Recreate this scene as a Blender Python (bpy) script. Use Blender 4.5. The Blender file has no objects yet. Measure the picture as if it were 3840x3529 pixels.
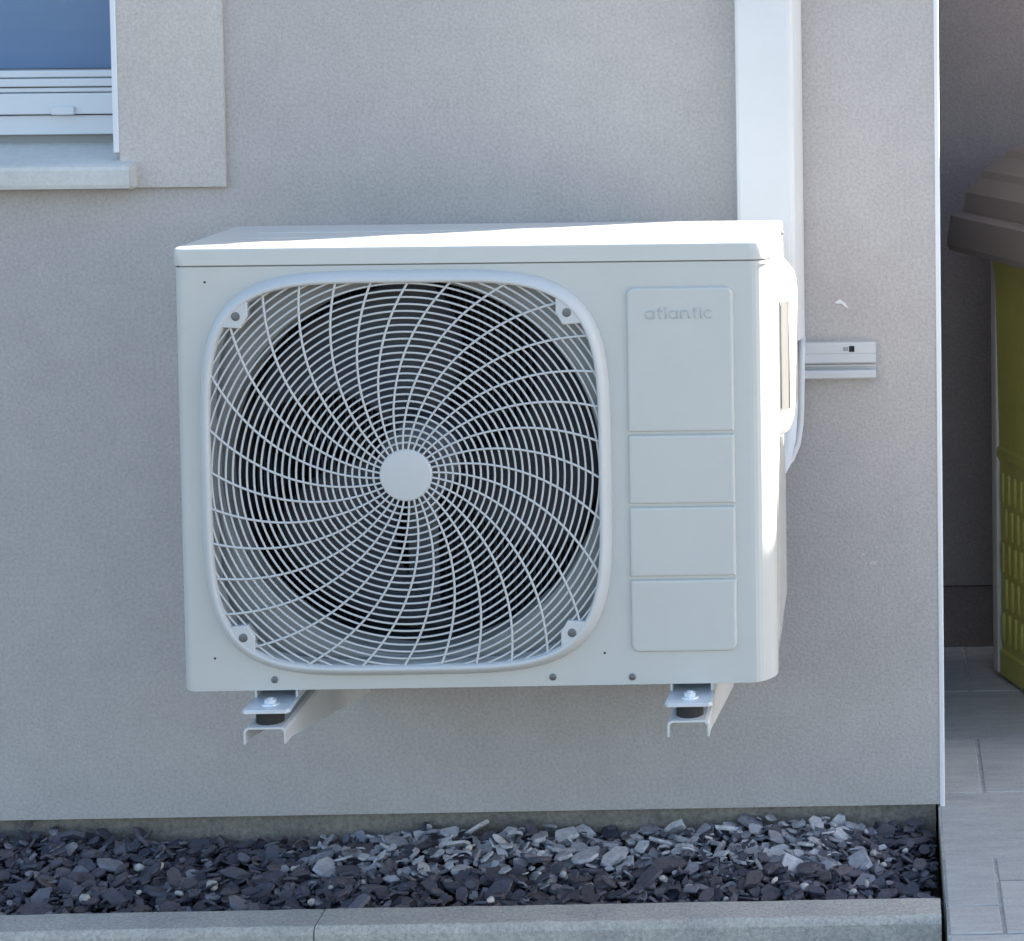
import bpy, bmesh, math, random
from math import sin, cos, pi, radians
from mathutils import Vector, Matrix, Euler

random.seed(7)
S = bpy.context.scene
COL = S.collection

# ------------------------------------------------------------------ camera, sky, sun, exposure
# world: house wall is the plane y = 0 (camera side is -y), paving level is z = 0, metres
cam_d = bpy.data.cameras.new('camera')
cam = bpy.data.objects.new('camera', cam_d)
COL.objects.link(cam)
cam_d.sensor_width = 36.0
cam_d.sensor_fit = 'HORIZONTAL'
cam_d.lens = 74.608
cam_d.shift_x = -0.40639
cam_d.shift_y = -0.35712
cam_d.clip_start = 0.05
cam_d.clip_end = 500
rgt = (0.999681, -0.023731, -0.008671)
upv = (0.009796, 0.047694, 0.998814)
bck = (-0.023289, -0.998580, 0.047911)
cam.matrix_world = Matrix(((rgt[0], upv[0], bck[0], 0.0),
                           (rgt[1], upv[1], bck[1], -3.4063),
                           (rgt[2], upv[2], bck[2], 1.309),
                           (0, 0, 0, 1)))
S.camera = cam

SUN_EL = radians(23.0)
SUN_AZ = math.atan2(0.928, 0.371)            # from +y towards +x
world = bpy.data.worlds.new('World')
S.world = world
world.use_nodes = True
wn = world.node_tree.nodes
bg = wn['Background']
sky = wn.new('ShaderNodeTexSky')
sky.sky_type = 'NISHITA'
sky.sun_disc = False
sky.sun_elevation = SUN_EL
sky.sun_rotation = SUN_AZ
sky.air_density = 1.0
sky.dust_density = 1.5
sky.ozone_density = 1.0
world.node_tree.links.new(sky.outputs[0], bg.inputs[0])
bg.inputs[1].default_value = 0.078

sun_d = bpy.data.lights.new('sun', 'SUN')
sun_d.energy = 5.0
sun_d.angle = radians(0.5)
sun_d.color = (1.0, 0.925, 0.84)
sun = bpy.data.objects.new('sun', sun_d)
COL.objects.link(sun)
sv = Vector((sin(SUN_AZ) * cos(SUN_EL), cos(SUN_AZ) * cos(SUN_EL), sin(SUN_EL)))
sun.rotation_euler = sv.to_track_quat('Z', 'Y').to_euler()
sun.location = sv * 30

S.view_settings.view_transform = 'Standard'
S.view_settings.look = 'None'
S.view_settings.gamma = 1.0
S.view_settings.use_curve_mapping = False
S.view_settings.exposure = 2.55

# ------------------------------------------------------------------ materials
def nodes_of(name):
    m = bpy.data.materials.new(name)
    m.use_nodes = True
    nt = m.node_tree
    return m, nt, nt.nodes['Principled BSDF']

def ramp(nt, src, stops):
    r = nt.nodes.new('ShaderNodeValToRGB')
    el = r.color_ramp.elements
    while len(el) < len(stops):
        el.new(0.5)
    for e, (p, c) in zip(el, stops):
        e.position = p
        e.color = (c[0], c[1], c[2], 1)
    nt.links.new(src, r.inputs[0])
    return r.outputs[0]

def noise(nt, scale, detail=4, rough=0.6, coord=None, vec_scale=None):
    tc = nt.nodes.new('ShaderNodeNewGeometry')
    src = tc.outputs['Position']
    if coord:
        t2 = nt.nodes.new('ShaderNodeTexCoord')
        src = t2.outputs[coord]
    if vec_scale:
        mp = nt.nodes.new('ShaderNodeMapping')
        mp.inputs['Scale'].default_value = vec_scale
        nt.links.new(src, mp.inputs[0])
        src = mp.outputs[0]
    n = nt.nodes.new('ShaderNodeTexNoise')
    n.inputs['Scale'].default_value = scale
    n.inputs['Detail'].default_value = detail
    n.inputs['Roughness'].default_value = rough
    nt.links.new(src, n.inputs['Vector'])
    return n.outputs['Fac']

def mixcol(nt, fac, a, b, mode='MIX'):
    m = nt.nodes.new('ShaderNodeMix')
    m.data_type = 'RGBA'
    m.blend_type = mode
    for sock, v in ((m.inputs[0], fac), (m.inputs[6], a), (m.inputs[7], b)):
        if hasattr(v, 'is_linked') or hasattr(v, 'links'):
            nt.links.new(v, sock)
        elif isinstance(v, (int, float)):
            sock.default_value = v
        else:
            sock.default_value = (v[0], v[1], v[2], 1)
    return m.outputs[2]

def bump(nt, bsdf, height, strength, dist):
    b = nt.nodes.new('ShaderNodeBump')
    b.inputs['Strength'].default_value = strength
    b.inputs['Distance'].default_value = dist
    nt.links.new(height, b.inputs['Height'])
    nt.links.new(b.outputs[0], bsdf.inputs['Normal'])

def mul(c, k):
    return tuple(x * k for x in c)

def granular(name, col, fine=220.0, var=0.16, blotch=2.5, bvar=0.07, bstr=0.6, bdist=0.004, rough=0.9, tint=None):
    """mineral surface: fine grain, soft blotches, grain relief"""
    m, nt, p = nodes_of(name)
    f = noise(nt, fine, 3, 0.7)
    c1 = ramp(nt, f, [(0.32, mul(col, 1 - var)), (0.5, col), (0.70, mul(col, 1 + var))])
    bl = noise(nt, blotch, 4, 0.55)
    t = tint or (1, 1, 1)
    c2 = ramp(nt, bl, [(0.3, (1 - bvar, 1 - bvar, 1 - bvar)), (0.7, ((1 + bvar) * t[0], (1 + bvar) * t[1], (1 + bvar) * t[2]))])
    c = mixcol(nt, 1.0, c1, c2, 'MULTIPLY')
    # trowel mottling and sparse darker pits
    md = noise(nt, blotch * 9.0, 6, 0.7)
    c = mixcol(nt, 1.0, c, ramp(nt, md, [(0.32, (1 - bvar * .8,) * 3), (0.68, (1 + bvar * .8,) * 3)]), 'MULTIPLY')
    pt = noise(nt, fine * 0.42, 2, 0.5)
    c = mixcol(nt, 1.0, c, ramp(nt, pt, [(0.0, (1 - 1.6 * var,) * 3), (0.30, (1, 1, 1)), (0.70, (1, 1, 1)), (0.80, (1 + .5 * var,) * 3)]), 'MULTIPLY')
    nt.links.new(c, p.inputs['Base Color'])
    p.inputs['Roughness'].default_value = rough
    p.inputs['Specular IOR Level'].default_value = 0.25
    bump(nt, p, f, bstr, bdist)
    return m

def paint(name, col, rough=0.4, var=0.03, dirt=0.0, spec=0.5, metal=0.0, scale=6.0, bstr=0.0):
    """smooth coated or moulded surface with faint unevenness and a little grime"""
    m, nt, p = nodes_of(name)
    n = noise(nt, scale, 5, 0.6)
    c = ramp(nt, n, [(0.3, mul(col, 1 - var)), (0.7, mul(col, 1 + var))])
    if dirt:
        d = noise(nt, 23.0, 8, 0.75)
        g = ramp(nt, d, [(0.50, (1, 1, 1)), (0.75, (1 - dirt, 1 - dirt * 1.05, 1 - dirt * 1.2))])
        c = mixcol(nt, 1.0, c, g, 'MULTIPLY')
    nt.links.new(c, p.inputs['Base Color'])
    rr = nt.nodes.new('ShaderNodeMapRange')
    rr.inputs['To Min'].default_value = rough * 0.8
    rr.inputs['To Max'].default_value = rough * 1.2
    nt.links.new(n, rr.inputs['Value'])
    nt.links.new(rr.outputs[0], p.inputs['Roughness'])
    p.inputs['Specular IOR Level'].default_value = spec
    p.inputs['Metallic'].default_value = metal
    if bstr:
        f = noise(nt, 400.0, 2, 0.5)
        bump(nt, p, f, bstr, 0.0006)
    return m

M = {}
M['render'] = granular('wall_render', (0.468, 0.430, 0.410), 185, 0.13, 1.6, 0.055, 0.36, 0.004, 0.92)
M['surround'] = granular('surround_render', (0.56, 0.512, 0.473), 200, 0.12, 3.0, 0.04, 0.38, 0.003, 0.92)
M['plinth'] = granular('plinth_concrete', (0.245, 0.215, 0.19), 120, 0.22, 9.0, 0.22, 0.6, 0.004, 0.95, (1, 1.0, 0.92))
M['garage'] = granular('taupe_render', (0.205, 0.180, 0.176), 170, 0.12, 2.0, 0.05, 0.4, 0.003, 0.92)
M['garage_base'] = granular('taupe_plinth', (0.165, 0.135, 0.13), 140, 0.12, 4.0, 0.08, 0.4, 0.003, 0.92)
M['roof'] = paint('zinc_coping', (0.30, 0.31, 0.32), 0.5, 0.06)
M['pvc'] = paint('white_pvc', (0.64, 0.67, 0.71), 0.32, 0.015, 0.03)
M['bead'] = paint('white_corner_pvc', (0.76, 0.76, 0.78), 0.35, 0.01)
M['duct'] = paint('white_trunking', (0.665, 0.66, 0.66), 0.35, 0.015, 0.03)
M['duct_base'] = paint('grey_white_trunking', (0.58, 0.58, 0.58), 0.45, 0.02, 0.05)
M['sill'] = granular('cast_sill', (0.60, 0.585, 0.55), 260, 0.06, 7.0, 0.06, 0.25, 0.002, 0.8)
M['body'] = paint('ivory_coated_steel', (0.525, 0.530, 0.505), 0.22, 0.02, 0.035, 0.5, 0, 5.0, 0.06)
M['lid'] = paint('ivory_lid_steel', (0.55, 0.555, 0.53), 0.34, 0.02, 0.04, 0.5, 0, 5.0, 0.06)
M['guard'] = paint('ivory_plastic', (0.535, 0.540, 0.535), 0.40, 0.02, 0.03)
M['cover'] = paint('warm_white_plastic', (0.50, 0.465, 0.43), 0.45, 0.02, 0.03)
M['letters'] = paint('grey_raised_lettering', (0.44, 0.455, 0.45), 0.4, 0.02)
M['shroud'] = paint('grey_galvanised_shroud', (0.29, 0.30, 0.295), 0.5, 0.05)
M['black'] = paint('black_rubber', (0.022, 0.020, 0.020), 0.75, 0.15)
M['fan'] = paint('dark_fan_plastic', (0.12, 0.13, 0.155), 0.3, 0.1)
M['coil'] = paint('dark_coil_fins', (0.11, 0.12, 0.145), 0.5, 0.2)
M['inner'] = paint('dark_inner_steel', (0.10, 0.10, 0.11), 0.7, 0.1)
M['motor'] = paint('motor_steel', (0.34, 0.37, 0.41), 0.45, 0.06, 0, 0.5, 0.3)
M['zinc'] = paint('zinc_plated_steel', (0.66, 0.70, 0.74), 0.42, 0.10, 0.1, 0.5, 0.30, 40)
M['screw'] = paint('dull_screw_steel', (0.16, 0.165, 0.17), 0.45, 0.1, 0, 0.5, 0.6)
M['hole'] = paint('dark_hole', (0.02, 0.02, 0.02), 0.9, 0.1)
M['bracket'] = paint('white_bracket_steel', (0.60, 0.60, 0.59), 0.4, 0.02, 0.08)
M['foam'] = paint('pale_pipe_insulation', (0.62, 0.66, 0.72), 0.7, 0.05, 0.1, 0.3, 0, 30)
M['kerb'] = granular('kerb_concrete', (0.44, 0.41, 0.38), 190, 0.22, 11.0, 0.13, 0.8, 0.003, 0.93, (1, 1, 0.95))
M['grout'] = granular('joint_sand', (0.44, 0.43, 0.41), 200, 0.2, 9.0, 0.2, 0.7, 0.003, 0.95)
M['soil'] = granular('dark_soil', (0.030, 0.026, 0.024), 90, 0.4, 8.0, 0.2, 0.8, 0.006, 0.95)
M['ground'] = granular('bare_ground', (0.105, 0.095, 0.085), 30, 0.3, 0.6, 0.25, 0.8, 0.02, 0.95)
M['added_asphalt'] = granular('grey_asphalt', (0.10, 0.10, 0.105), 60, 0.25, 0.8, 0.1, 0.8, 0.01, 0.95)
M['olive'] = paint('olive_bin_plastic', (0.36, 0.325, 0.078), 0.5, 0.12, 0.15)
M['bin_edge'] = paint('grey_beige_edge', (0.42, 0.39, 0.36), 0.5, 0.06)
M['bin_lid'] = paint('brown_bin_plastic', (0.150, 0.126, 0.113), 0.5, 0.08, 0.12)
M['blind'] = paint('blue_roller_blind', (0.225, 0.325, 0.53), 0.8, 0.03, 0, 0.2)
M['pale_mark'] = paint('white_mark', (0.75, 0.74, 0.72), 0.8, 0.05)

# tiles: brushed stone look, each piece its own tone
def tile_mat():
    m, nt, p = nodes_of('grey_stone_tile')
    oi = nt.nodes.new('ShaderNodeObjectInfo')
    base = ramp(nt, oi.outputs['Random'], [(0.0, (0.41, 0.40, 0.395)), (0.5, (0.445, 0.433, 0.425)), (1.0, (0.475, 0.46, 0.445))])
    st = noise(nt, 9.0, 6, 0.7, None, (1.0, 5.0, 1.0))
    g = ramp(nt, st, [(0.3, (0.80, 0.80, 0.81)), (0.7, (1.14, 1.13, 1.10))])
    c = mixcol(nt, 1.0, base, g, 'MULTIPLY')
    f = noise(nt, 230.0, 3, 0.7)
    g2 = ramp(nt, f, [(0.3, (0.88, 0.88, 0.88)), (0.7, (1.1, 1.1, 1.1))])
    c = mixcol(nt, 1.0, c, g2, 'MULTIPLY')
    nt.links.new(c, p.inputs['Base Color'])
    p.inputs['Roughness'].default_value = 0.6
    bump(nt, p, f, 0.4, 0.002)
    return m
M['tile'] = tile_mat()

def slate_mat(name, stops, island):
    m, nt, p = nodes_of(name)
    if island:
        g = nt.nodes.new('ShaderNodeNewGeometry')
        src = g.outputs['Random Per Island']
    else:
        g = nt.nodes.new('ShaderNodeObjectInfo')
        src = g.outputs['Random']
    c = ramp(nt, src, stops)
    f = noise(nt, 95.0, 6, 0.7)
    v = ramp(nt, f, [(0.3, (0.68, 0.68, 0.70)), (0.72, (1.3, 1.28, 1.25))])
    nt.links.new(mixcol(nt, 1.0, c, v, 'MULTIPLY'), p.inputs['Base Color'])
    p.inputs['Roughness'].default_value = 0.62
    bump(nt, p, f, 0.7, 0.003)
    return m
DARK = [(0.0, (0.038, 0.042, 0.060)), (0.25, (0.076, 0.077, 0.102)), (0.5, (0.108, 0.094, 0.112)), (0.75, (0.082, 0.071, 0.080)), (0.88, (0.145, 0.145, 0.175)), (1.0, (0.26, 0.255, 0.28))]
PALE = [(0.0, (0.23, 0.23, 0.26)), (0.5, (0.36, 0.36, 0.39)), (1.0, (0.52, 0.51, 0.52))]  # paler tones for flakes beside the wall
M['slate'] = slate_mat('purple_slate', DARK, False)
M['slate_pale'] = slate_mat('pale_grey_slate', PALE, False)
M['slate_fill'] = slate_mat('purple_slate_fill', DARK, True)
M['slate_fill_pale'] = slate_mat('pale_slate_fill', PALE, True)
M['pebble'] = paint('white_pebble', (0.50, 0.465, 0.43), 0.75, 0.20, 0.35, 0.4, 0, 60)

def pane_mat():
    m, nt, p = nodes_of('window_glass')
    out = nt.nodes['Material Output']
    fr = nt.nodes.new('ShaderNodeFresnel')
    fr.inputs[0].default_value = 1.5
    tr = nt.nodes.new('ShaderNodeBsdfTransparent')
    tr.inputs[0].default_value = (0.90, 0.93, 0.93, 1)
    gl = nt.nodes.new('ShaderNodeBsdfGlossy')
    gl.inputs['Roughness'].default_value = 0.01
    mx = nt.nodes.new('ShaderNodeMixShader')
    ge = nt.nodes.new('ShaderNodeNewGeometry')          # reflect at the outer face only, no false total reflection inside the sheet
    mb = nt.nodes.new('ShaderNodeMath')
    mb.operation = 'SUBTRACT'
    mb.use_clamp = True
    nt.links.new(fr.outputs[0], mb.inputs[0])
    nt.links.new(ge.outputs['Backfacing'], mb.inputs[1])
    nt.links.new(mb.outputs[0], mx.inputs[0])
    nt.links.new(tr.outputs[0], mx.inputs[1])
    nt.links.new(gl.outputs[0], mx.inputs[2])
    nt.links.new(mx.outputs[0], out.inputs['Surface'])
    nt.nodes.remove(p)
    return m
M['glass'] = pane_mat()

# ------------------------------------------------------------------ object helpers
def thing(name, label, cat, loc=(0, 0, 0), group=None, rotz=0.0):
    o = bpy.data.objects.new(name, None)
    o.empty_display_size = 0.05
    COL.objects.link(o)
    o.location = loc
    o.rotation_euler = (0, 0, rotz)
    o['label'] = label
    o['category'] = cat
    if group:
        o['group'] = group
    return o

FLAT_OVER = 0.0012        # larger faces stay flat, so that broad plates do not pick up bent normals

def root_of(o):
    while o.parent:
        o = o.parent
    return o

def mesh_from(name, bm, mat, smooth=False):
    me = bpy.data.meshes.new(name)
    bm.normal_update()
    bm.to_mesh(me)
    bm.free()
    for m in (mat if isinstance(mat, (list, tuple)) else [mat]):
        me.materials.append(M[m])
    if smooth:
        for p in me.polygons:
            p.use_smooth = True
        if smooth != 'all':
            me.set_sharp_from_angle(angle=radians(38))
            for p in me.polygons:
                p.use_smooth = p.area < FLAT_OVER and max(abs(c) for c in p.normal) < 0.99999
    return me

def put(name, bm, mat, parent=None, smooth=False, local=False, label=None):
    """link bm (given in world coordinates unless local) as one mesh object"""
    if parent is not None and not local:
        r = root_of(parent)
        bmesh.ops.translate(bm, verts=bm.verts, vec=-Vector(r.location))
    me = mesh_from(name, bm, mat, smooth)
    o = bpy.data.objects.new(name, me)
    COL.objects.link(o)
    if parent is not None:
        o.parent = parent
    if label:
        o['label'] = label
    return o

def structure(name, bm, mat, smooth=False):
    o = put(name, bm, mat, None, smooth)
    o['kind'] = 'structure'
    return o

def tree_copy(o, parent=None):
    c = o.copy()
    COL.objects.link(c)
    c.parent = parent
    for ch in list(o.children):
        tree_copy(ch, c)
    return c

def box(bm, x0, x1, y0, y1, z0, z1, bev=0.0, seg=2):
    r = bmesh.ops.create_cube(bm, size=1.0)
    vs = r['verts']
    for v in vs:
        v.co = Vector((x0 if v.co.x < 0 else x1, y0 if v.co.y < 0 else y1, z0 if v.co.z < 0 else z1))
    if bev:
        es = {e for v in vs for e in v.link_edges}
        bmesh.ops.bevel(bm, geom=list(es), offset=bev, segments=seg, profile=0.6, affect='EDGES')
    return vs

def newbox(*a, **k):
    bm = bmesh.new()
    box(bm, *a, **k)
    return bm

def loft(bm, loops, close=True, cap0=False, cap1=False):
    rows = [[bm.verts.new(c) for c in lp] for lp in loops]
    n = len(rows[0])
    for a, b in zip(rows, rows[1:]):
        for i in range(n if close else n - 1):
            j = (i + 1) % n
            bm.faces.new((a[i], a[j], b[j], b[i]))
    if cap0:
        bm.faces.new(list(reversed(rows[0])))
    if cap1:
        bm.faces.new(rows[-1])
    return rows

def prism(bm, poly, axis, a, b):
    """poly: 2-D points; extruded along axis from a to b"""
    def P(p, t):
        return {'x': (t, p[0], p[1]), 'y': (p[0], t, p[1]), 'z': (p[0], p[1], t)}[axis]
    loft(bm, [[P(p, a) for p in poly], [P(p, b) for p in poly]], True, True, True)
    bmesh.ops.recalc_face_normals(bm, faces=bm.faces)

def tube(bm, pts, r, sides=8, closed=False, caps=True):
    n = len(pts)
    P = [Vector(p) for p in pts]
    rows = []
    up = None
    for i in range(n):
        if closed:
            t = P[(i + 1) % n] - P[i - 1]
        else:
            t = P[min(i + 1, n - 1)] - P[max(i - 1, 0)]
        t.normalize()
        if up is None:
            up = Vector((0, 1, 0)) if abs(t.y) < 0.9 else Vector((1, 0, 0))
        s = t.cross(up).normalized()
        u = s.cross(t).normalized()
        up = u
        rr = r[i] if isinstance(r, (list, tuple)) else r
        rows.append([bm.verts.new(P[i] + s * rr * cos(2 * pi * k / sides + pi / sides) + u * rr * sin(2 * pi * k / sides + pi / sides)) for k in range(sides)])
    m = n if closed else n - 1
    for i in range(m):
        a, b = rows[i], rows[(i + 1) % n]
        for k in range(sides):
            l = (k + 1) % sides
            bm.faces.new((a[k], b[k], b[l], a[l]))
    if caps and not closed:
        bm.faces.new(rows[0])
        bm.faces.new(list(reversed(rows[-1])))

def disc(bm, c, r, y0, y1, seg=24, dome=0.0, edge=0.0):
    """short cylinder facing -y, front at y1 (y1 < y0)"""
    def ring(rad, y):
        return [(c[0] + rad * cos(2 * pi * i / seg), y, c[1] + rad * sin(2 * pi * i / seg)) for i in range(seg)]
    loops = [ring(r, y0), ring(r, y1 + edge), ring(r - edge, y1)] if edge else [ring(r, y0), ring(r, y1)]
    if dome:
        for k in range(1, 5):
            t = k / 5
            loops.append(ring((r - edge) * (1 - t), y1 - dome * (1 - (1 - t) ** 2)))
    loft(bm, loops, True, True, True)
    bmesh.ops.recalc_face_normals(bm, faces=bm.faces)

# ------------------------------------------------------------------ ground, paving
bm = bmesh.new()
# one sheet to the horizon, with the gravel bed and paving laid into it; slightly lower than the kerb
bmesh.ops.create_grid(bm, x_segments=2, y_segments=2, size=150)
bmesh.ops.translate(bm, verts=bm.verts, vec=(0, 0, -0.14))
structure('ground', bm, 'ground')
bm = bmesh.new()
box(bm, -40, 40, -13, -6.0, -0.3, -0.125)
structure('added_road', bm, 'added_asphalt')  # unseen strip, added so the unit's front mirrors a darker, bluer band

# joint bed and tiles
bm = newbox(0.0865, 4.6, -2.6, 0.86, -0.09, -0.0022)
paving = structure('paving', bm, 'grout')

def tile(x0, x1, y0, y1):
    j = 0.0028
    dz = random.uniform(-0.0012, 0.0012)
    b = newbox(x0 + j, x1 - j, y0 + j, y1 - j, -0.03, dz, bev=0.0014, seg=1)
    for v in b.verts:
        v.co.z += 0.0009 * random.uniform(-1, 1)
    put('paving_tile', b, 'tile', paving)

XE = 0.0865
rows_y = [0.855, 0.5734, 0.3127, 0.0548, -0.2124]
for i in range(4):
    y1, y0 = rows_y[i], rows_y[i + 1]
    xs = [XE, 0.163, 0.68, 1.20, 1.72, 2.24] if i % 2 == 0 else [XE, 0.42, 0.94, 1.46, 1.98, 2.5]
    for a, b in zip(xs, xs[1:]):
        tile(a, b, y0, y1)
for (a, b, y0, y1) in [(XE, 0.166, -0.390, -0.2124), (XE, 0.166, -0.4826, -0.390), (0.166, 0.42, -0.302, -0.2124), (0.166, 0.42, -0.4826, -0.302),
                       (0.42, 0.94, -0.4826, -0.2124), (0.94, 1.46, -0.4826, -0.2124), (1.46, 1.98, -0.4826, -0.2124)]:
    tile(a, b, y0, y1)
yy = -0.4826
for i in range(5):
    xs = [XE, 0.30, 0.82, 1.34, 1.86] if i % 2 == 0 else [XE, 0.56, 1.08, 1.60, 2.12]
    for a, b in zip(xs, xs[1:]):
        tile(a, b, yy - 0.262, yy)
    yy -= 0.262

# ------------------------------------------------------------------ house
house = thing('house', 'light grey rendered house wall with white corner edge, carrying the heat pump', 'house', (-1.5, 0.0, 0.0))
WX0, WX1, HT = -6.0, 0.0895, 3.05
OX0, OX1, OZ0, OZ1 = -2.62, -1.216, 1.032, 2.25
bm = bmesh.new()
T = 0.34
# front leaf with a window opening, built as butted blocks round the opening
def wallblock(x0, x1, z0, z1):
    box(bm, x0, x1, 0.0, T, z0, z1)
vs = {}
def V(x, y, z):
    k = (round(x, 5), round(y, 5), round(z, 5))
    if k not in vs:
        vs[k] = bm.verts.new(k)
    return vs[k]
xs = [WX0, OX0, OX1, WX1]
zs = [0.002, OZ0, OZ1, HT]
for i in range(3):
    for j in range(3):
        if i == 1 and j == 1:
            continue
        bm.faces.new((V(xs[i], 0, zs[j]), V(xs[i + 1], 0, zs[j]), V(xs[i + 1], 0, zs[j + 1]), V(xs[i], 0, zs[j + 1])))
# reveals
bm.faces.new((V(OX0, 0, OZ0), V(OX1, 0, OZ0), V(OX1, T, OZ0), V(OX0, T, OZ0)))
bm.faces.new((V(OX0, 0, OZ1), V(OX0, T, OZ1), V(OX1, T, OZ1), V(OX1, 0, OZ1)))
bm.faces.new((V(OX1, 0, OZ0), V(OX1, 0, OZ1), V(OX1, T, OZ1), V(OX1, T, OZ0)))
bm.faces.new((V(OX0, 0, OZ0), V(OX0, T, OZ0), V(OX0, T, OZ1), V(OX0, 0, OZ1)))
# other sides of the block
YB = 8.0
XS = 0.0955
for q in [((WX1, 0.0, 0.002), (WX1, 0.010, 0.002), (WX1, 0.010, HT), (WX1, 0.0, HT)),
          ((XS, 0.010, 0.002), (XS, YB, 0.002), (XS, YB, HT), (XS, 0.010, HT)),
          ((WX1, 0.010, 0.002), (XS, 0.010, 0.002), (XS, 0.010, HT), (WX1, 0.010, HT)),
          ((WX0, 0.0, 0.002), (WX0, 0.0, HT), (WX0, YB, HT), (WX0, YB, 0.002)),
          ((WX0, YB, 0.002), (WX0, YB, HT), (XS, YB, HT), (XS, YB, 0.002)),
          ((WX0, 0.0, 0.002), (WX0, YB, 0.002), (XS, YB, 0.002), (XS, 0.010, 0.002), (WX1, 0.010, 0.002), (WX1, 0.0, 0.002)),
          ((WX0, 0.0, HT), (WX1, 0.0, HT), (WX1, 0.010, HT), (XS, 0.010, HT), (XS, YB, HT), (WX0, YB, HT))]:
    bm.faces.new([bm.verts.new(c) for c in q])
put('wall', bm, 'render', house)
# corner bead: nosed white profile down the whole corner, standing 1 mm proud
prof = [(0.0893, -0.0012), (0.0950, -0.0014), (0.0966, -0.0006), (0.0972, 0.0012), (0.0970, 0.0105), (0.0893, 0.0105)]
bm = bmesh.new()
prism(bm, prof, 'z', -0.001, HT - 0.03)
put('corner_bead', bm, 'bead', house)
bm = newbox(WX0 + 0.02, 0.0825, 0.016, YB - 0.05, -0.30, 0.0035)
put('plinth', bm, 'plinth', house)
bm = newbox(WX0 - 0.05, XS + 0.05, -0.05, YB + 0.05, HT + 0.001, HT + 0.09, bev=0.008)
put('roof_coping', bm, 'roof', house)
# raised smooth band round the window (right side of the opening and under it)
bm = bmesh.new()
prism(bm, [(-1.2075, 1.0265), (-1.0415, 1.0265), (-1.0415, 2.40), (-2.80, 2.40), (-2.80, 1.0265), (-2.6285, 1.0265), (-2.6285, 2.242), (-1.2075, 2.242)], 'y', -0.009, -0.0005)
put('window_surround', bm, 'surround', house)
bm = bmesh.new()
prism(bm, [(-1.2165, -0.0105), (-1.2095, -0.0115), (-1.2078, -0.0105), (-1.2076, -0.001), (-1.2158, -0.001), (-1.2158, 0.07), (-1.2165, 0.07)], 'z', 1.083, 2.245)
put('reveal_bead', bm, 'bead', house)
# sill: sloped top, nosing, drip
bm = bmesh.new()
prism(bm, [(0.115, 1.0965), (-0.026, 1.0655), (-0.034, 1.0620), (-0.0365, 1.0565), (-0.0365, 1.0335), (-0.0350, 1.0275), (-0.022, 1.0255), (0.115, 1.0255)], 'x', -2.66, -1.1815)
bmesh.ops.bevel(bm, geom=[e for e in bm.edges if abs(e.verts[0].co.x + 1.1815) < 1e-5 and abs(e.verts[1].co.x + 1.1815) < 1e-5], offset=0.003, segments=2, affect='EDGES')
put('window_sill', bm, 'sill', house)

# window: frame with its rails, pane and blind
WL, WR = -2.60, -1.2175
bm = bmesh.new()
box(bm, WL, WR, 0.082, 0.150, 1.1070, 1.1385, 0.0018)
box(bm, WL, WR, 0.082, 0.150, 2.205, 2.249, 0.0018)
box(bm, WL, WL + 0.03, 0.083, 0.150, 1.1385, 2.205)
box(bm, WR - 0.022, WR, 0.083, 0.150, 1.1385, 2.205)
window = put('window', bm, 'pvc', house, True)
bm = newbox(WL, WR, 0.099, 0.140, 1.05, 1.1069)
put('sill_upstand', bm, 'shroud', window)
bm = newbox(WL + 0.03, WR - 0.022, 0.073, 0.135, 1.1405, 1.1748, bev=0.002)
put('sash_rail', bm, 'pvc', window, True)
for z0, z1, y in [(1.1762, 1.1835, 0.079), (1.1855, 1.1985, 0.0755), (1.2003, 1.2118, 0.082)]:
    bm = newbox(WL + 0.03, WR - 0.022, y, 0.12, z0, z1, bev=0.0022)
    put('glazing_bead', bm, 'pvc', window, True)
bm = newbox(WL + 0.03, WR - 0.022, 0.088, 0.100, 1.15, 1.2135)
put('gasket', bm, 'shroud', window)
bm = newbox(WL + 0.03, WR - 0.022, 0.094, 0.098, 1.2136, 2.2045)
put('pane', bm, 'glass', window)
bm = newbox(WL + 0.03, WR - 0.022, 0.128, 0.131, 1.2136, 2.2045)
put('blind', bm, 'blind', window)
bm = newbox(-1.3430, -1.3065, 0.0655, 0.075, 1.1398, 1.1530, bev=0.002)
put('drain_cap', bm, 'pvc', window, True)
# small white mark and a couple of scuffs on the render
bm = bmesh.new()
prism(bm, [(-0.0735, 0.8285), (-0.066, 0.8330), (-0.057, 0.8265), (-0.0525, 0.8185), (-0.056, 0.8200), (-0.063, 0.8265), (-0.071, 0.8262)], 'y', -0.0022, 0.0005)
put('wall_mark', bm, 'pale_mark', house)

rs = random.Random(11)
for x, z, k in ((-0.017, 0.402, 0.008), (-0.034, 0.415, 0.005), (-0.010, 0.428, 0.004), (-0.052, 1.142, 0.004)):
    bm = bmesh.new()
    prism(bm, [(x + k * rs.uniform(.5, 1.1) * cos(t), z + 0.5 * k * rs.uniform(.5, 1.1) * sin(t)) for t in [2 * pi * q / 7 for q in range(7)]], 'y', -0.0012, 0.0005)
    put('wall_mark', bm, 'surround', house)

# ------------------------------------------------------------------ garage wall set back at the right
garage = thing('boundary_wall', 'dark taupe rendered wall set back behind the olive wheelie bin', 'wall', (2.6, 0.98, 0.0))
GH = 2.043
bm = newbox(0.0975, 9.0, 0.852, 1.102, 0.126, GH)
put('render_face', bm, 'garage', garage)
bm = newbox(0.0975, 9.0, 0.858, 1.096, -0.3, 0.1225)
put('plinth', bm, 'garage_base', garage)

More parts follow.
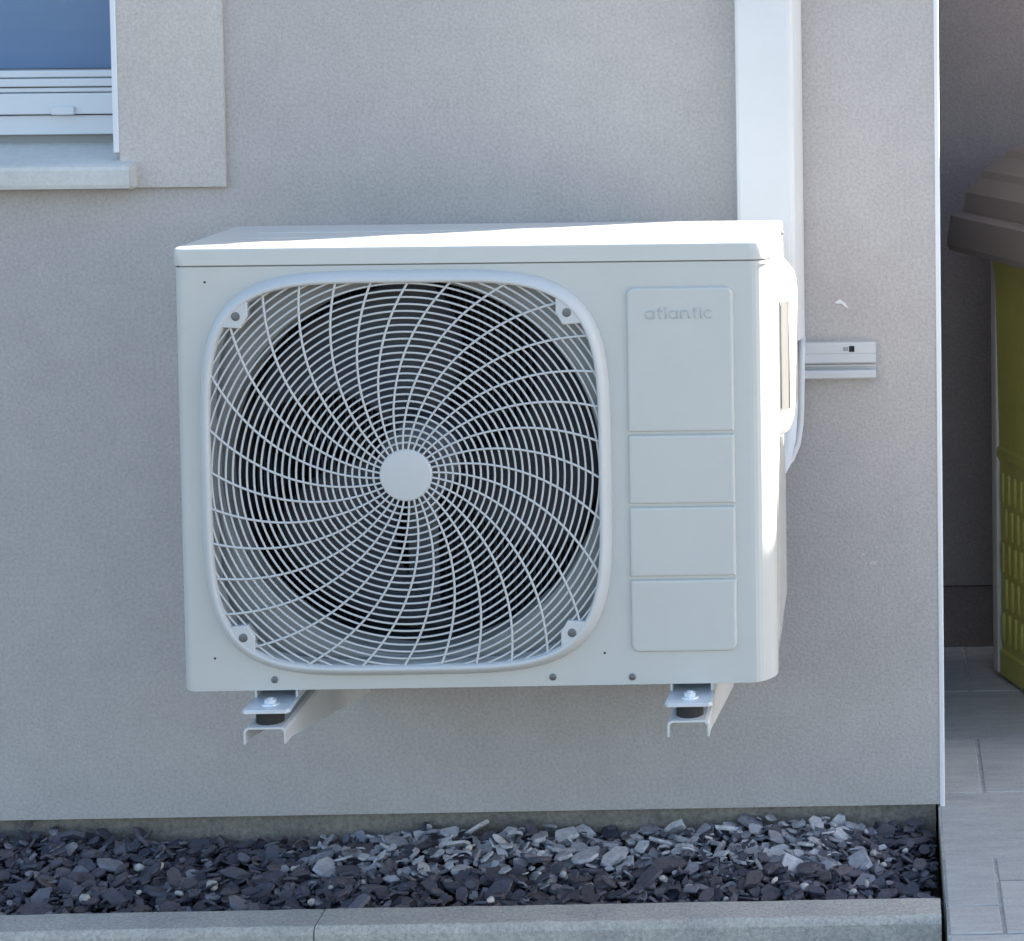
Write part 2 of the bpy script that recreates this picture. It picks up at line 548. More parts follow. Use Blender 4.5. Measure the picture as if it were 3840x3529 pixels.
# ------------------------------------------------------------------ kerb stones
def kerb(x0, x1, label):
    t = thing('kerb_stone', label, 'kerb', ((x0 + x1) / 2, -0.39, -0.2), 'concrete kerb stones edging the slate bed')
    b = bmesh.new()
    # section: back edge, slightly uneven top, splayed front arris, front face
    n = max(4, int((x1 - x0) / 0.04))
    loops = []
    for i in range(n + 1):
        x = x0 + (x1 - x0) * i / n
        w = lambda a: a * random.uniform(-1, 1)
        loops.append([(x, -0.350 + w(.0007), -0.22), (x, -0.3545 + w(.0008), -0.004), (x, -0.3580 + w(.0008), 0.0 + w(.0006)), (x, -0.4150 + w(.0008), 0.0005 + w(.0007)),
                      (x, -0.4205 + w(.001), -0.0030 + w(.0008)), (x, -0.4235 + w(.0006), -0.0100), (x, -0.4245, -0.22)])
    loft(b, loops, True, True, True)
    bmesh.ops.recalc_face_normals(b, faces=b.faces)
    put('block', b, 'kerb', t, True)
    return t
kerb(-1.816, -0.8170, 'long grey concrete kerb stone, left of the joint, in front of the slate bed')
kerb(-0.8152, 0.0785, 'grey concrete kerb stone right of the joint, ending at the paving tiles')
kerb(-2.82, -1.819, 'concrete kerb stone farthest left, past the edge of the frame')

# ------------------------------------------------------------------ slate bed
bm = bmesh.new()
GX0, GX1, GY0, GY1 = -2.4, 0.0815, -0.352, 0.02
def bed_z(x, y):
    h = -0.030 + 0.010 * sin(3.1 * x + 0.6) * cos(4 * y) + 0.006 * sin(9.3 * x + 2)
    h += 0.012 * math.exp(-((x + 0.30) / 0.10) ** 2 - ((y + 0.05) / 0.07) ** 2)     # little heap under the right bracket
    h += 0.010 * math.exp(-((x + 0.62) / 0.16) ** 2 - ((y + 0.06) / 0.08) ** 2)
    h -= 0.016 * max(0.0, min(1.0, (x + 0.10) / 0.12))                                # sinks towards the tiles
    return h
nx, ny = 80, 12
g = [[bm.verts.new((GX0 + (GX1 - GX0) * i / nx, GY0 + (GY1 - GY0) * j / ny, bed_z(GX0 + (GX1 - GX0) * i / nx, GY0 + (GY1 - GY0) * j / ny) - 0.022)) for j in range(ny + 1)] for i in range(nx + 1)]
for i in range(nx):
    for j in range(ny):
        bm.faces.new((g[i][j], g[i + 1][j], g[i + 1][j + 1], g[i][j + 1]))
bed = structure('gravel_bed', bm, 'soil')

def chip_shape(rng):
    """flat angular flake: irregular outline, uneven top, split layered edge"""
    n = rng.randint(5, 8)
    a = rng.uniform(0.8, 1.0)
    b = rng.uniform(0.36, 0.78)
    th = rng.uniform(0.09, 0.20)
    ang = sorted(2 * pi * (i + rng.uniform(-0.32, 0.32)) / n for i in range(n))
    rad = [rng.uniform(0.78, 1.08) for _ in range(n)]
    base = [(a * r * cos(t), b * r * sin(t)) for t, r in zip(ang, rad)]
    loops = []
    for s, z in ((0.90, -th), (1.0, -th * 0.3), (0.93, th * 0.75)):
        sx, sy = rng.uniform(-.04, .04), rng.uniform(-.04, .04)
        loops.append([(x * s * rng.uniform(.95, 1.05) + sx, y * s * rng.uniform(.95, 1.05) + sy, z + rng.uniform(-.05, .05) * th * 2) for x, y in base])
    return loops
rngc = random.Random(21)
CH = [chip_shape(rngc) for _ in range(14)]
def chip_mesh(k, mat):
    b = bmesh.new()
    loft(b, CH[k], True, True, True)
    bmesh.ops.recalc_face_normals(b, faces=b.faces)
    return mesh_from('slate_chip', b, mat)
CM = {m: [chip_mesh(k, m) for k in range(len(CH))] for m in ('slate', 'slate_pale')}

def pale_prob(x, y):
    """chance of a paler flake, highest under the unit next to the wall"""
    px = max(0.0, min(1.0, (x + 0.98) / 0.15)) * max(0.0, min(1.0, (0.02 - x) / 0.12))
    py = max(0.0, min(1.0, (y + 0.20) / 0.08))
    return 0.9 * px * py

def chip_matrix(rng, x, y, z, s, tilt):
    e = Euler((rng.gauss(0, tilt), rng.gauss(0, tilt), 0))
    rz = rng.uniform(0, 2 * pi)
    return Matrix.Translation((x, y, z)) @ e.to_matrix().to_4x4() @ Matrix.Rotation(rz, 4, 'Z') @ Matrix.Scale(s, 4)

rng = random.Random(5)
# fill: thousands of smaller flakes joined into one part each (dark, pale)
fills = {'slate_fill': ([], []), 'slate_fill_pale': ([], [])}
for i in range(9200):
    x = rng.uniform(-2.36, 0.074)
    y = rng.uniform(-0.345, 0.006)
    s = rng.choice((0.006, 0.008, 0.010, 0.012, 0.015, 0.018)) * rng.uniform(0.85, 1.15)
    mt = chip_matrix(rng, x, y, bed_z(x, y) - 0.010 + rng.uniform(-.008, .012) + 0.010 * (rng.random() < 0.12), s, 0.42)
    key = 'slate_fill_pale' if rng.random() < pale_prob(x, y) * 0.75 else 'slate_fill'
    vl, fl = fills[key]
    lp = CH[rng.randrange(len(CH))]
    n = len(lp[0])
    o0 = len(vl)
    for L in lp:
        vl.extend((mt @ Vector(c))[:] for c in L)
    for q in range(len(lp) - 1):
        for k in range(n):
            l = (k + 1) % n
            fl.append((o0 + q * n + k, o0 + q * n + l, o0 + (q + 1) * n + l, o0 + (q + 1) * n + k))
    fl.append(tuple(o0 + (len(lp) - 1) * n + k for k in range(n)))
for key, (vl, fl) in fills.items():
    me = bpy.data.meshes.new('slate_fill')
    me.from_pydata(vl, [], fl)
    me.materials.append(M[key])
    o = bpy.data.objects.new('slate_fill', me)
    COL.objects.link(o)
    o.parent = bed
    o['kind'] = 'stuff'
# the 285 largest flakes one by one
placed = []
tries = 0
while len(placed) < 285 and tries < 20000:
    tries += 1
    x = rng.uniform(-1.34, 0.066)
    y = rng.uniform(-0.332, 0.0)
    s = rng.uniform(0.015, 0.033)
    if any((x - a) ** 2 + (y - b) ** 2 < (0.62 * (s + c)) ** 2 for a, b, c in placed):
        continue
    if x + s > 0.078 or y - s * 0.9 < -0.350:
        continue
    placed.append((x, y, s))
    is_pale = rng.random() < pale_prob(x, y)
    me = CM['slate_pale' if is_pale else 'slate'][rng.randrange(len(CH))]
    o = bpy.data.objects.new('slate_chip', me)
    COL.objects.link(o)
    o.parent = bed
    o.matrix_local = chip_matrix(rng, x, y, bed_z(x, y) + rng.uniform(-.006, .008), s, 0.30 if y < -0.1 else 0.40)
# white pebbles scattered among the slate
def pebble_mesh(seed):
    r = random.Random(seed)
    b = bmesh.new()
    bmesh.ops.create_icosphere(b, subdivisions=2, radius=1.0)
    k = Vector((1.0, r.uniform(.6, .85), r.uniform(.45, .65)))
    ph = [r.uniform(0, 6) for _ in range(3)]
    for v in b.verts:
        d = 1 + 0.20 * sin(2.9 * v.co.x + ph[0]) + 0.17 * sin(3.7 * v.co.y + ph[1]) + .08 * sin(3 * v.co.z + ph[2])
        v.co = Vector((v.co.x * k.x, v.co.y * k.y, v.co.z * k.z)) * d
    return mesh_from('pebble', b, 'pebble', 'all')
PM = [pebble_mesh(s) for s in range(4)]
pebs = [(-1.165, -.125, .011), (-1.135, -.115, .010), (-1.108, -.140, .008), (-1.035, -.185, .014), (-1.028, -.196, .008), (-1.02, -.145, .006), (-.925, -.13, .007),
        (-1.205, -.245, .013), (-1.135, -.215, .006), (-1.075, -.215, .008), (-.86, -.27, .009), (-.845, -.215, .006), (-.80, -.2, .006), (-.70, -.215, .010),
        (-.66, -.09, .009), (-.69, -.12, .007), (-.50, -.17, .010), (-.455, -.215, .009), (-.40, -.32, .007), (-.345, -.19, .008), (-.30, -.235, .010), (-.17, -.235, .009),
        (-.125, -.27, .011), (-.02, -.13, .009), (-.005, -.17, .007), (-.03, -.245, .010), (-.05, -.28, .008), (.045, -.18, .008), (.03, -.11, .007), (-.085, -.03, .009), (-.24, -.29, .006), (-.58, -.345, .009)]
for i, (x, y, s) in enumerate(pebs):
    o = bpy.data.objects.new('pebble', PM[i % 4])
    COL.objects.link(o)
    o.parent = bed
    zz = bed_z(x, y) + 0.006 if y > -0.34 else 0.004
    o.matrix_local = Matrix.Translation((x, y, zz)) @ Matrix.Rotation(i * 1.7, 4, 'Z') @ Matrix.Scale(s * 0.78, 4)

# ------------------------------------------------------------------ heat pump
XL, XR = -0.9790, -0.1505            # left and right side planes
XO = -0.9745                         # datum for the features on the front
YF, YR = -0.460, -0.160              # front and rear planes
ZB, ZC, ZL0, ZT = 0.3570, 0.9525, 0.9545, 0.9785
RC, RL = 0.034, 0.015                # front corner radii, right and left
pump = thing('heat_pump', 'white outdoor heat pump unit with round spiral fan guard mounted on the house wall', 'heat pump', (-0.5628, -0.31, 0.345))

def plan(off=0.0, n=8):
    """plan outline, counter-clockwise from rear left; rounded front and small rear corners"""
    x0, x1, y0, y1 = XL - off, XR + off, YF - off, YR + off
    pts = []
    for cx, cy, r, a0 in ((x0 + RL, y0 + RL, RL, 180), (x1 - RC, y0 + RC, RC, 270), (x1 - .012, y1 - .012, .012, 0), (x0 + .012, y1 - .012, .012, 90)):
        for k in range(n + 1):
            t = radians(a0 + 90 * k / n)
            pts.append((cx + r * cos(t), cy + r * sin(t)))
    return pts

FX, FZ = -0.6620, 0.6610                   # centre of the fan opening
RX, RZ = -0.6615, 0.6602                   # centre of the rings
def sup(s, n, t):
    c, q = cos(t), sin(t)
    r = s / ((abs(c) ** n + abs(q) ** n) ** (1.0 / n))
    return FX + r * c, FZ + r * q

# front panel with the fan opening, its rounded vertical corners turned back to the sides
bm = bmesh.new()
NA = 96
x0, x1 = XL + RL, XR - RC
angs = sorted(set([2 * pi * i / NA for i in range(NA)] + [math.atan2(z - FZ, x - FX) % (2 * pi) for x in (x0, x1) for z in (ZB, ZC)]))
inn, out = [], []
for t in angs:
    a, b = sup(0.2800, 4.3, t)
    inn.append(bm.verts.new((a, YF, b)))
    c, q = cos(t), sin(t)
    ks = []
    if c > 1e-9: ks.append((x1 - FX) / c)
    if c < -1e-9: ks.append((x0 - FX) / c)
    if q > 1e-9: ks.append((ZC - FZ) / q)
    if q < -1e-9: ks.append((ZB - FZ) / q)
    k = min(ks)
    out.append(bm.verts.new((FX + k * c, YF, FZ + k * q)))
n = len(angs)
for i in range(n):
    j = (i + 1) % n
    bm.faces.new((inn[i], out[i], out[j], inn[j]))
for side in (0, 1):
    rc = RC if side else RL
    cx = XR - RC if side else XL + RL
    prev = None
    for k in range(0, 11):
        t = radians(90 * k / 10)
        x = cx + (rc * sin(t) if side else -rc * sin(t))
        y = YF + rc - rc * cos(t)
        zb = ZB + 0.0040 * (k / 10)
        cur = (bm.verts.new((x, y, zb)), bm.verts.new((x, y, ZC)))
        if prev:
            bm.faces.new((prev[0], cur[0], cur[1], prev[1]))
        prev = cur
    # short return on the side
    x = XR if side else XL
    cur = (bm.verts.new((x, YF + 0.05, ZB + 0.0040)), bm.verts.new((x, YF + 0.05, ZC)))
    bm.faces.new((prev[0], cur[0], cur[1], prev[1]))
# folded lower lip
vs4 = [bm.verts.new(c) for c in ((x0, YF, ZB), (x1, YF, ZB), (x1, YF + 0.02, ZB), (x0, YF + 0.02, ZB))]
bm.faces.new(vs4)
bmesh.ops.remove_doubles(bm, verts=bm.verts, dist=1e-6)
bmesh.ops.recalc_face_normals(bm, faces=bm.faces)
put('front_panel', bm, 'body', pump, True)

# rear casing: sides, back, floor
bm = bmesh.new()
def casing(off, z0, z1):
    loft(bm, [[(XR + off, YF + 0.05, z0), (XR + off, YR, z0), (XL - off, YR, z0), (XL - off, YF + 0.05, z0)], [(XR + off, YF + 0.05, z1), (XR + off, YR, z1), (XL - off, YR, z1), (XL - off, YF + 0.05, z1)]], False)
casing(0.0, 0.395, ZC)
casing(-0.006, 0.3600, 0.395)
f = [bm.verts.new(c) for c in ((XL + .004, YF + 0.02, 0.3605), (XR - .004, YF + 0.02, 0.3605), (XR - .004, YR - .002, 0.3605), (XL + .004, YR - .002, 0.3605))]
bm.faces.new(f)
f = [bm.verts.new(c) for c in ((XL + .003, YF + 0.004, ZC - 0.004), (XR - .003, YF + 0.004, ZC - 0.004), (XR - .003, YR - .002, ZC - 0.004), (XL + .003, YR - .002, ZC - 0.004))]
bm.faces.new(f)
put('casing', bm, 'body', pump)
bm = newbox(XR - 0.0005, XR + 0.0016, YF + 0.054, YR - 0.004, 0.402, ZC - 0.004, bev=0.0006)
put('side_panel', bm, 'body', pump)
bm = bmesh.new()
loft(bm, [[(p[0], p[1], ZC - 0.003) for p in plan(-0.0035)], [(p[0], p[1], ZL0 + 0.001) for p in plan(-0.0035)]])
put('seam', bm, 'shroud', pump)

# lid: turned-down lip, rounded top edge, shallow crown
bm = bmesh.new()
loops = []
for off, z in ((0.0012, ZL0), (0.0016, ZL0 + 0.001), (0.0016, ZT - 0.0028), (0.0010, ZT - 0.0010), (-0.0004, ZT - 0.0001), (-0.006, ZT)):
    loops.append([(p[0], p[1], z) for p in plan(off)])
loft(bm, loops, True, False, True)
inner = [(p[0], p[1], ZL0) for p in plan(-0.004)]
loft(bm, [loops[0], inner])
bmesh.ops.remove_doubles(bm, verts=bm.verts, dist=1e-6)
bmesh.ops.recalc_face_normals(bm, faces=bm.faces)
lid = put('lid', bm, 'lid', pump, True)
bm = bmesh.new()
for x, z in ((XR + 0.0015, 0.9655),):
    bmesh.ops.create_uvsphere(bm, u_segments=10, v_segments=6, radius=0.0042, matrix=Matrix.Translation((x, YR - 0.06, z)))
put('screw', bm, 'screw', lid, 'all')

for yy in (-0.395, -0.325, -0.255):
    bm = newbox(XL + 0.06, XR - 0.06, yy - 0.011, yy + 0.011, ZT - 0.002, ZT + 0.0008, bev=0.0007)
    put('ridge', bm, 'lid', lid, True)

# ---- fan guard: frame, concentric rings, spiral ribs, hub cap, screw tabs
NG = 160
TA = [2 * pi * i / NG for i in range(NG)]
bm = bmesh.new()
loops = []
for s, e, y in ((0.2845, 4.3, YF + 0.001), (0.2840, 4.3, YF - 0.0030), (0.2810, 4.3, YF - 0.0090), (0.2775, 4.35, YF - 0.0140), (0.2740, 4.4, YF - 0.0168), (0.2718, 4.4, YF - 0.0172), (0.2700, 4.45, YF - 0.0165), (0.2682, 4.5, YF - 0.0135), (0.2655, 4.5, YF + 0.012)):
    loops.append([(sup(s, e, t)[0], y, sup(s, e, t)[1]) for t in TA])
loft(bm, loops)
bmesh.ops.recalc_face_normals(bm, faces=bm.faces)
for fc in bm.faces:
    pass
guard = put('fan_guard', bm, 'guard', pump, True)
WR_ = 0.00155
def inside(x, z, s=0.2712):
    return (abs(x - FX) / s) ** 4.5 + (abs(z - FZ) / s) ** 4.5 <= 1.0
k = 0
while True:
    r = 0.0455 + 0.00968 * k
    k += 1
    if r > 0.325:
        break
    N = max(72, int(r * (620 if r < 0.262 else 1700)))
    pts = [(RX + r * cos(2 * pi * i / N), YF - 0.0085, RZ + r * sin(2 * pi * i / N)) for i in range(N)]
    ok = [inside(p[0], p[2]) for p in pts]
    if all(ok):
        bm = bmesh.new()
        tube(bm, pts, WR_, 6, closed=True)
        put('guard_ring', bm, 'guard', guard, 'all')
    else:
        runs, cur = [], []
        st = next(i for i in range(N) if not ok[i])
        for q in range(N):
            i = (st + q) % N
            if ok[i]:
                cur.append(pts[i])
            else:
                if len(cur) > 2: runs.append(cur)
                cur = []
        if len(cur) > 2: runs.append(cur)
        for rn in runs:
            bm = bmesh.new()
            tube(bm, rn, WR_, 6, caps=False)
            put('guard_ring', bm, 'guard', guard, 'all')
NR = 32
SP = 127.0                                   # degrees of sweep per metre of radius
for q in range(NR):
    ph = 19.5 + SP * 0.2795 + 360.0 * q / NR
    pts = []
    r = 0.034
    while r < 0.34:
        t = radians(ph - SP * r)
        p = (RX + r * cos(t), YF - 0.0098, RZ + r * sin(t))
        if not inside(p[0], p[2], 0.2712):
            break
        pts.append(p)
        r += 0.004
    bm = bmesh.new()
    tube(bm, pts, [WR_ * (0.95 + 0.20 * i / len(pts)) for i in range(len(pts))], 6, caps=False)
    put('guard_rib', bm, 'guard', guard, 'all')
bm = bmesh.new()
disc(bm, (RX, RZ), 0.0365, YF - 0.003, YF - 0.0122, 40, 0.0012, 0.002)
put('hub_cap', bm, 'guard', guard, True)
for sx in (-1, 1):
    for sz in (-1, 1):
        pts = [(0.2120, 0.2235), (0.2225, 0.2075)]
        xa, za = 0.2120, 0.2075
        t1 = [t for t in [radians(45 + d * 0.5) for d in range(-24, 25)]]
        arc = []
        for t in t1:
            a, b = sup(0.2715, 4.5, t)
            a, b = a - FX, b - FZ
            if a >= xa and b >= za:
                arc.append((a, b))
        poly = [(0.2120, 0.2240), (0.2215, 0.2075)] + arc
        poly = [(FX + sx * a, FZ + sz * b) for a, b in poly]
        bm = bmesh.new()
        prism(bm, poly, 'y', YF - 0.0158, YF + 0.001)
        bmesh.ops.bevel(bm, geom=[e for e in bm.edges if all(v.co.y < YF - 0.013 for v in e.verts)], offset=0.0012, segments=1, affect='EDGES')
        put('screw_tab', bm, 'guard', guard)
        bm = bmesh.new()
        disc(bm, (FX + sx * 0.2275, FZ + sz * 0.2245), 0.0062, YF - 0.014, YF - 0.0166, 18, 0.0006, 0.0006)
        put('screw', bm, 'screw', guard, True)

# ---- inside: bell-mouth plate, shroud, fan, motor, coil
bm = bmesh.new()
YP = YF + 0.032
RO = 0.2660
angs2 = [2 * pi * i / 96 for i in range(96)]
ci = [(FX + RO * cos(t), YP, FZ + RO * sin(t)) for t in angs2]
cm = [(FX + (RO + 0.010) * cos(t), YP - 0.006, FZ + (RO + 0.010) * sin(t)) for t in angs2]
sq = []
for t in angs2:
    kx = 0.292 / max(abs(cos(t)), abs(sin(t)))
    sq.append((FX + kx * cos(t), YP - 0.006, FZ + kx * sin(t)))
cb = [(FX + (RO - 0.004) * cos(t), YP + 0.05, FZ + (RO - 0.004) * sin(t)) for t in angs2]
loft(bm, [sq, cm, ci, cb])
bmesh.ops.recalc_face_normals(bm, faces=bm.faces)
put('shroud', bm, 'shroud', pump, True)
bm = bmesh.new()
loft(bm, [[(FX + 0.292 * a, YP - 0.006, FZ + 0.292 * b) for a, b in ((-1, -1), (1, -1), (1, 1), (-1, 1))], [(FX + 0.292 * a, YR - 0.004, FZ + 0.292 * b) for a, b in ((-1, -1), (1, -1), (1, 1), (-1, 1))]], True)
put('fan_chamber', bm, 'inner', pump)
bm = bmesh.new()
for i in range(60):
    x = FX - 0.285 + 0.57 * i / 59
    box(bm, x, x + 0.0016, YR - 0.035, YR - 0.010, FZ - 0.285, FZ + 0.285)
box(bm, FX - 0.287, FX + 0.287, YR - 0.0095, YR - 0.006, FZ - 0.287, FZ + 0.287)
coil = put('coil', bm, 'coil', pump)
bm = bmesh.new()
box(bm, FX - 0.052, FX - 0.006, YR - 0.074, YR - 0.066, FZ - 0.286, FZ + 0.286, 0.002, 1)
put('motor_bracket', bm, 'motor', pump)
bm = bmesh.new()
disc(bm, (FX, FZ), 0.052, YR - 0.060, YR - 0.120, 32, 0, 0.006)
put('motor', bm, 'motor', pump, True)
bm = bmesh.new()
disc(bm, (FX, FZ), 0.058, YF + 0.150, YF + 0.075, 36, 0.008, 0.008)
fan = put('fan', bm, 'fan', pump, True)
for bl in range(3):
    bm = bmesh.new()
    A0 = radians(96 + 120 * bl)
    rows = []
    for i in range(11):
        u = i / 10
        r = 0.050 + (0.252 - 0.050) * u
        row = []
        for j in range(11):
            v = j / 10
            t = A0 + radians(34 * u * u) + radians(-32 - 14 * u) * (v - 0.5) * 2 * 0.9
            y = YF + 0.110 + 0.070 * (v - 0.5) * (1 - 0.35 * u) + 0.012 * sin(pi * v)
            row.append((FX + r * cos(t), y, FZ + r * sin(t)))
        rows.append(row)
    loft(bm, rows, False)
    g2 = bmesh.ops.solidify(bm, geom=list(bm.faces), thickness=0.004)
    put('blade', bm, 'fan', fan, 'all')

# ---- embossed plates on the right of the front, with raised lettering
px0, px1 = XO + 0.6205, XO + 0.7690
zz = [0.9785 - v for v in (0.0605, 0.2640, 0.2676, 0.3656, 0.3692, 0.4684, 0.4720, 0.5755)]
for i in range(4):
    zt, zb = zz[2 * i], zz[2 * i + 1]
    rt = 0.012 if i == 0 else 0.0012
    rb = 0.012 if i == 3 else 0.0012
    def outline(off):
        pts = []
        for cx, cz, r, a0 in ((px1, zt, rt, 0), (px0, zt, rt, 90), (px0, zb, rb, 180), (px1, zb, rb, 270)):
            ccx = cx - r if cx == px1 else cx + r
            ccz = cz - r if cz == zt else cz + r
            for kk in range(7):
                t = radians(a0 + 15 * kk)
                rr = max(0.0002, r - off)
                ex = (ccx + rr * cos(t)) if r > off else (ccx + (0.0002) * cos(t) + (r - off) * (1 if cx == px1 else -1))
                ez = (ccz + rr * sin(t)) if r > off else (ccz + (0.0002) * sin(t) + (r - off) * (1 if cz == zt else -1))
                pts.append((ex, ez))
        return pts
    bm = bmesh.new()
    L = []
    for off, y in ((0.0, YF + 0.0005), (0.0006, YF - 0.0018), (0.0022, YF - 0.0042), (0.0042, YF - 0.0048)):
        L.append([(a, y, b) for a, b in outline(off)])
    loft(bm, L, True, False, True)
    bmesh.ops.recalc_face_normals(bm, faces=bm.faces)
    pl = put('embossed_plate', bm, 'body', pump, True)
    if i == 0:
        top_plate = pl
# raised lettering, drawn letter by letter
LX, LZ, XH, ASC = XO + 0.6480, 0.9785 - 0.1045, 0.0108, 0.0158
TY = YF - 0.0050
def arc(cx, cz, r, a0, a1, nn=14, sx=1.0):
    return [(cx + r * sx * cos(radians(a0 + (a1 - a0) * i / nn)), cz + r * sin(radians(a0 + (a1 - a0) * i / nn))) for i in range(nn + 1)]
R0 = XH / 2
def glyph(ch):
    if ch == 'a':
        return [arc(R0, R0, R0, 0, 360, 22), [(2 * R0, XH), (2 * R0, 0)]], 2 * R0
    if ch == 't':
        return [[(0.0028, ASC * 0.93), (0.0028, 0.0028)] + arc(0.0056, 0.0028, 0.0028, 180, 270, 6)[1:], [(0.0002, XH), (0.0066, XH)]], 0.0062
    if ch == 'l':
        return [[(0.0, ASC), (0.0, 0.0)]], 0.0
    if ch == 'n':
        return [[(0, XH), (0, 0)], [(0, XH - R0)] + arc(R0, XH - R0, R0, 180, 0, 14, 0.92) + [(R0 * 1.92, 0)]], R0 * 1.92
    if ch == 'i':
        return [[(0, XH), (0, 0)], [(0, ASC * .93), (0, ASC * .85)]], 0.0
    if ch == 'c':
        return [arc(R0, R0, R0, 48, 312, 18)], 1.75 * R0
bm = bmesh.new()
word = 'atlantic'
adv = [glyph(c)[1] for c in word]
gap = (0.0915 - sum(adv)) / (len(word) - 1)
cx = LX
for c, a in zip(word, adv):
    for st in glyph(c)[0]:
        pts = [(cx + p[0], TY, LZ + p[1]) for p in st]
        cl = c == 'a' and len(st) > 10
        tube(bm, pts[:-1] if cl else pts, 0.00115, 6, closed=cl)
    cx += a + gap
put('lettering', bm, 'letters', top_plate, 'all')

# ---- small fixings on the front
for x, z in ((0.1225, 0.6065), (0.5100, 0.6090), (0.6210, 0.6105)):
    bm = bmesh.new()
    disc(bm, (XO + x, 0.9785 - z), 0.0048, YF + 0.001, YF - 0.0018, 16, 0.0008, 0.0006)
    put('screw', bm, 'screw', pump, True)
for x, z in ((0.0391, 0.0470), (0.0404, 0.5750), (0.5830, 0.5760)):
    bm = bmesh.new()
    disc(bm, (XO + x, 0.9785 - z), 0.0016, YF + 0.001, YF - 0.0004, 10)
    put('vent_hole', bm, 'hole', pump)

# ---- valve cover bulging from the right side, with a grip panel
bm = bmesh.new()
def cov(z, d, y0=-0.345, y1=-0.172):
    x = XR + 0.0012
    e = y0 + 0.004 + d * 0.205
    return [(x, y0, z), (x + d * .08, y0 + 0.003, z), (x + d * .16, y0 + 0.004, z), (x + d * .70, e, z), (x + d * .84, e + d * .10, z), (x + d * .95, e + d * .26, z), (x + d, e + d * .50, z), (x + d, y1 - 0.010, z), (x + d * .75, y1 - 0.002, z), (x, y1, z)]
prof = [(0.9230, 0.002), (0.9150, 0.009), (0.9050, 0.0165), (0.8930, 0.0205), (0.8780, 0.0220), (0.7200, 0.0222), (0.7050, 0.0205), (0.6900, 0.0150), (0.6820, 0.004)]
loft(bm, [cov(z, d) for z, d in prof], False)
bmesh.ops.recalc_face_normals(bm, faces=bm.faces)
cover = put('valve_cover', bm, 'cover', pump, True)
for fx_, dy_ in ((0.16, 0.0040), (0.70, 0.004 + 0.022 * 0.205)):
    bm = bmesh.new()
    xg = XR + 0.0012 + 0.0221 * fx_
    tube(bm, [(xg, -0.345 + dy_ - 0.0002, 0.878), (xg, -0.345 + dy_ - 0.0002, 0.722)], 0.0009, 6)
    put('groove', bm, 'screw', cover, 'all')
bm = newbox(XR + 0.0012, XR + 0.0075, -0.350, -0.325, 0.668, 0.6835, bev=0.002)
put('shadow_block', bm, 'shroud', cover, True)  # shadow below the grip slope, put in as a dark block

# ---- feet: folded zinc plates under the base with a bolt each
BX = (-0.8545, -0.2720)
for i, fx in enumerate(BX):
    bm = bmesh.new()
    zt = 0.3425
    poly = [(fx - 0.0330, -0.4960), (fx - 0.0285, -0.5020), (fx + 0.0285, -0.5020), (fx + 0.0330, -0.4960), (fx + 0.0300, -0.4300), (fx + 0.0300, -0.180), (fx - 0.0300, -0.180), (fx - 0.0300, -0.4300)]
    prism(bm, poly, 'z', zt - 0.0048, zt)
    bmesh.ops.bevel(bm, geom=[e for e in bm.edges if all(v.co.z > zt - 0.001 for v in e.verts)], offset=0.0012, segments=2, affect='EDGES')
    for sgn in (-1, 1):
        box(bm, fx + sgn * 0.0285 - 0.0015, fx + sgn * 0.0285 + 0.0015, -0.445, -0.185, zt - 0.0005, 0.3600)
    ft = put('foot', bm, 'zinc', pump)
    bm = bmesh.new()
    bmesh.ops.create_cone(bm, cap_ends=True, segments=6, radius1=0.0085, radius2=0.0085, depth=0.0055, matrix=Matrix.Translation((fx, -0.474, zt + 0.0040)))
    bmesh.ops.create_cone(bm, cap_ends=True, segments=20, radius1=0.0125, radius2=0.0120, depth=0.0016, matrix=Matrix.Translation((fx, -0.474, zt + 0.0008)))
    bmesh.ops.create_cone(bm, cap_ends=True, segments=12, radius1=0.0042, radius2=0.0040, depth=0.008, matrix=Matrix.Translation((fx, -0.474, zt + 0.0045)))
    put('bolt', bm, 'zinc', ft)

# ------------------------------------------------------------------ wall brackets with rubber dampers
GRP = 'white wall brackets under the heat pump'
def bracket(fx, label):
    t = thing('wall_bracket', label, 'bracket', (fx, 0.0, 0.297), GRP)
    zt, zb, hw, th = 0.3195, 0.2965, 0.0290, 0.0026
    sec = []
    for cx, s in ((fx - hw + 0.006, -1), (fx + hw - 0.006, 1)):
        pass
    outer = [(fx - hw, zb), (fx - hw, zt - .006), (fx - hw + .0018, zt - .0018), (fx - hw + .006, zt), (fx + hw - .006, zt), (fx + hw - .0018, zt - .0018), (fx + hw, zt - .006), (fx + hw, zb)]
    innr = [(fx + hw - th, zb), (fx + hw - th, zt - .007), (fx + hw - .0065, zt - th), (fx - hw + .0065, zt - th), (fx - hw + th, zt - .007), (fx - hw + th, zb)]
    b = bmesh.new()
    sec0 = outer + innr
    sec1 = [(x, 0.212 if abs(z - zb) < 1e-6 else z) for x, z in sec0]      # the webs deepen towards the wall
    loft(b, [[(x, -0.505, z) for x, z in sec0], [(x, -0.475, z) for x, z in sec0], [(x, -0.028, z) for x, z in sec1]], True, True, True)
    bmesh.ops.recalc_face_normals(b, faces=b.faces)
    put('arm', b, 'bracket', t)
    b = newbox(fx - 0.020, fx + 0.020, -0.0275, -0.0005, 0.2900, 0.640, bev=0.002)
    put('wall_rail', b, 'bracket', t)
    for yv in (-0.477, -0.215):
        b = bmesh.new()
        bmesh.ops.create_cone(b, cap_ends=True, segments=28, radius1=0.0190, radius2=0.0190, depth=0.0178, matrix=Matrix.Translation((fx, yv, 0.3286)))
        put('rubber_damper', b, 'black', t, True)
    return t
b1 = bracket(BX[0], 'white channel bracket under the fan end of the heat pump, left of the two')
b2 = tree_copy(b1)
b2.location = (BX[1], 0.0, 0.297)
b2['label'] = 'white channel bracket under the plain right end of the heat pump'

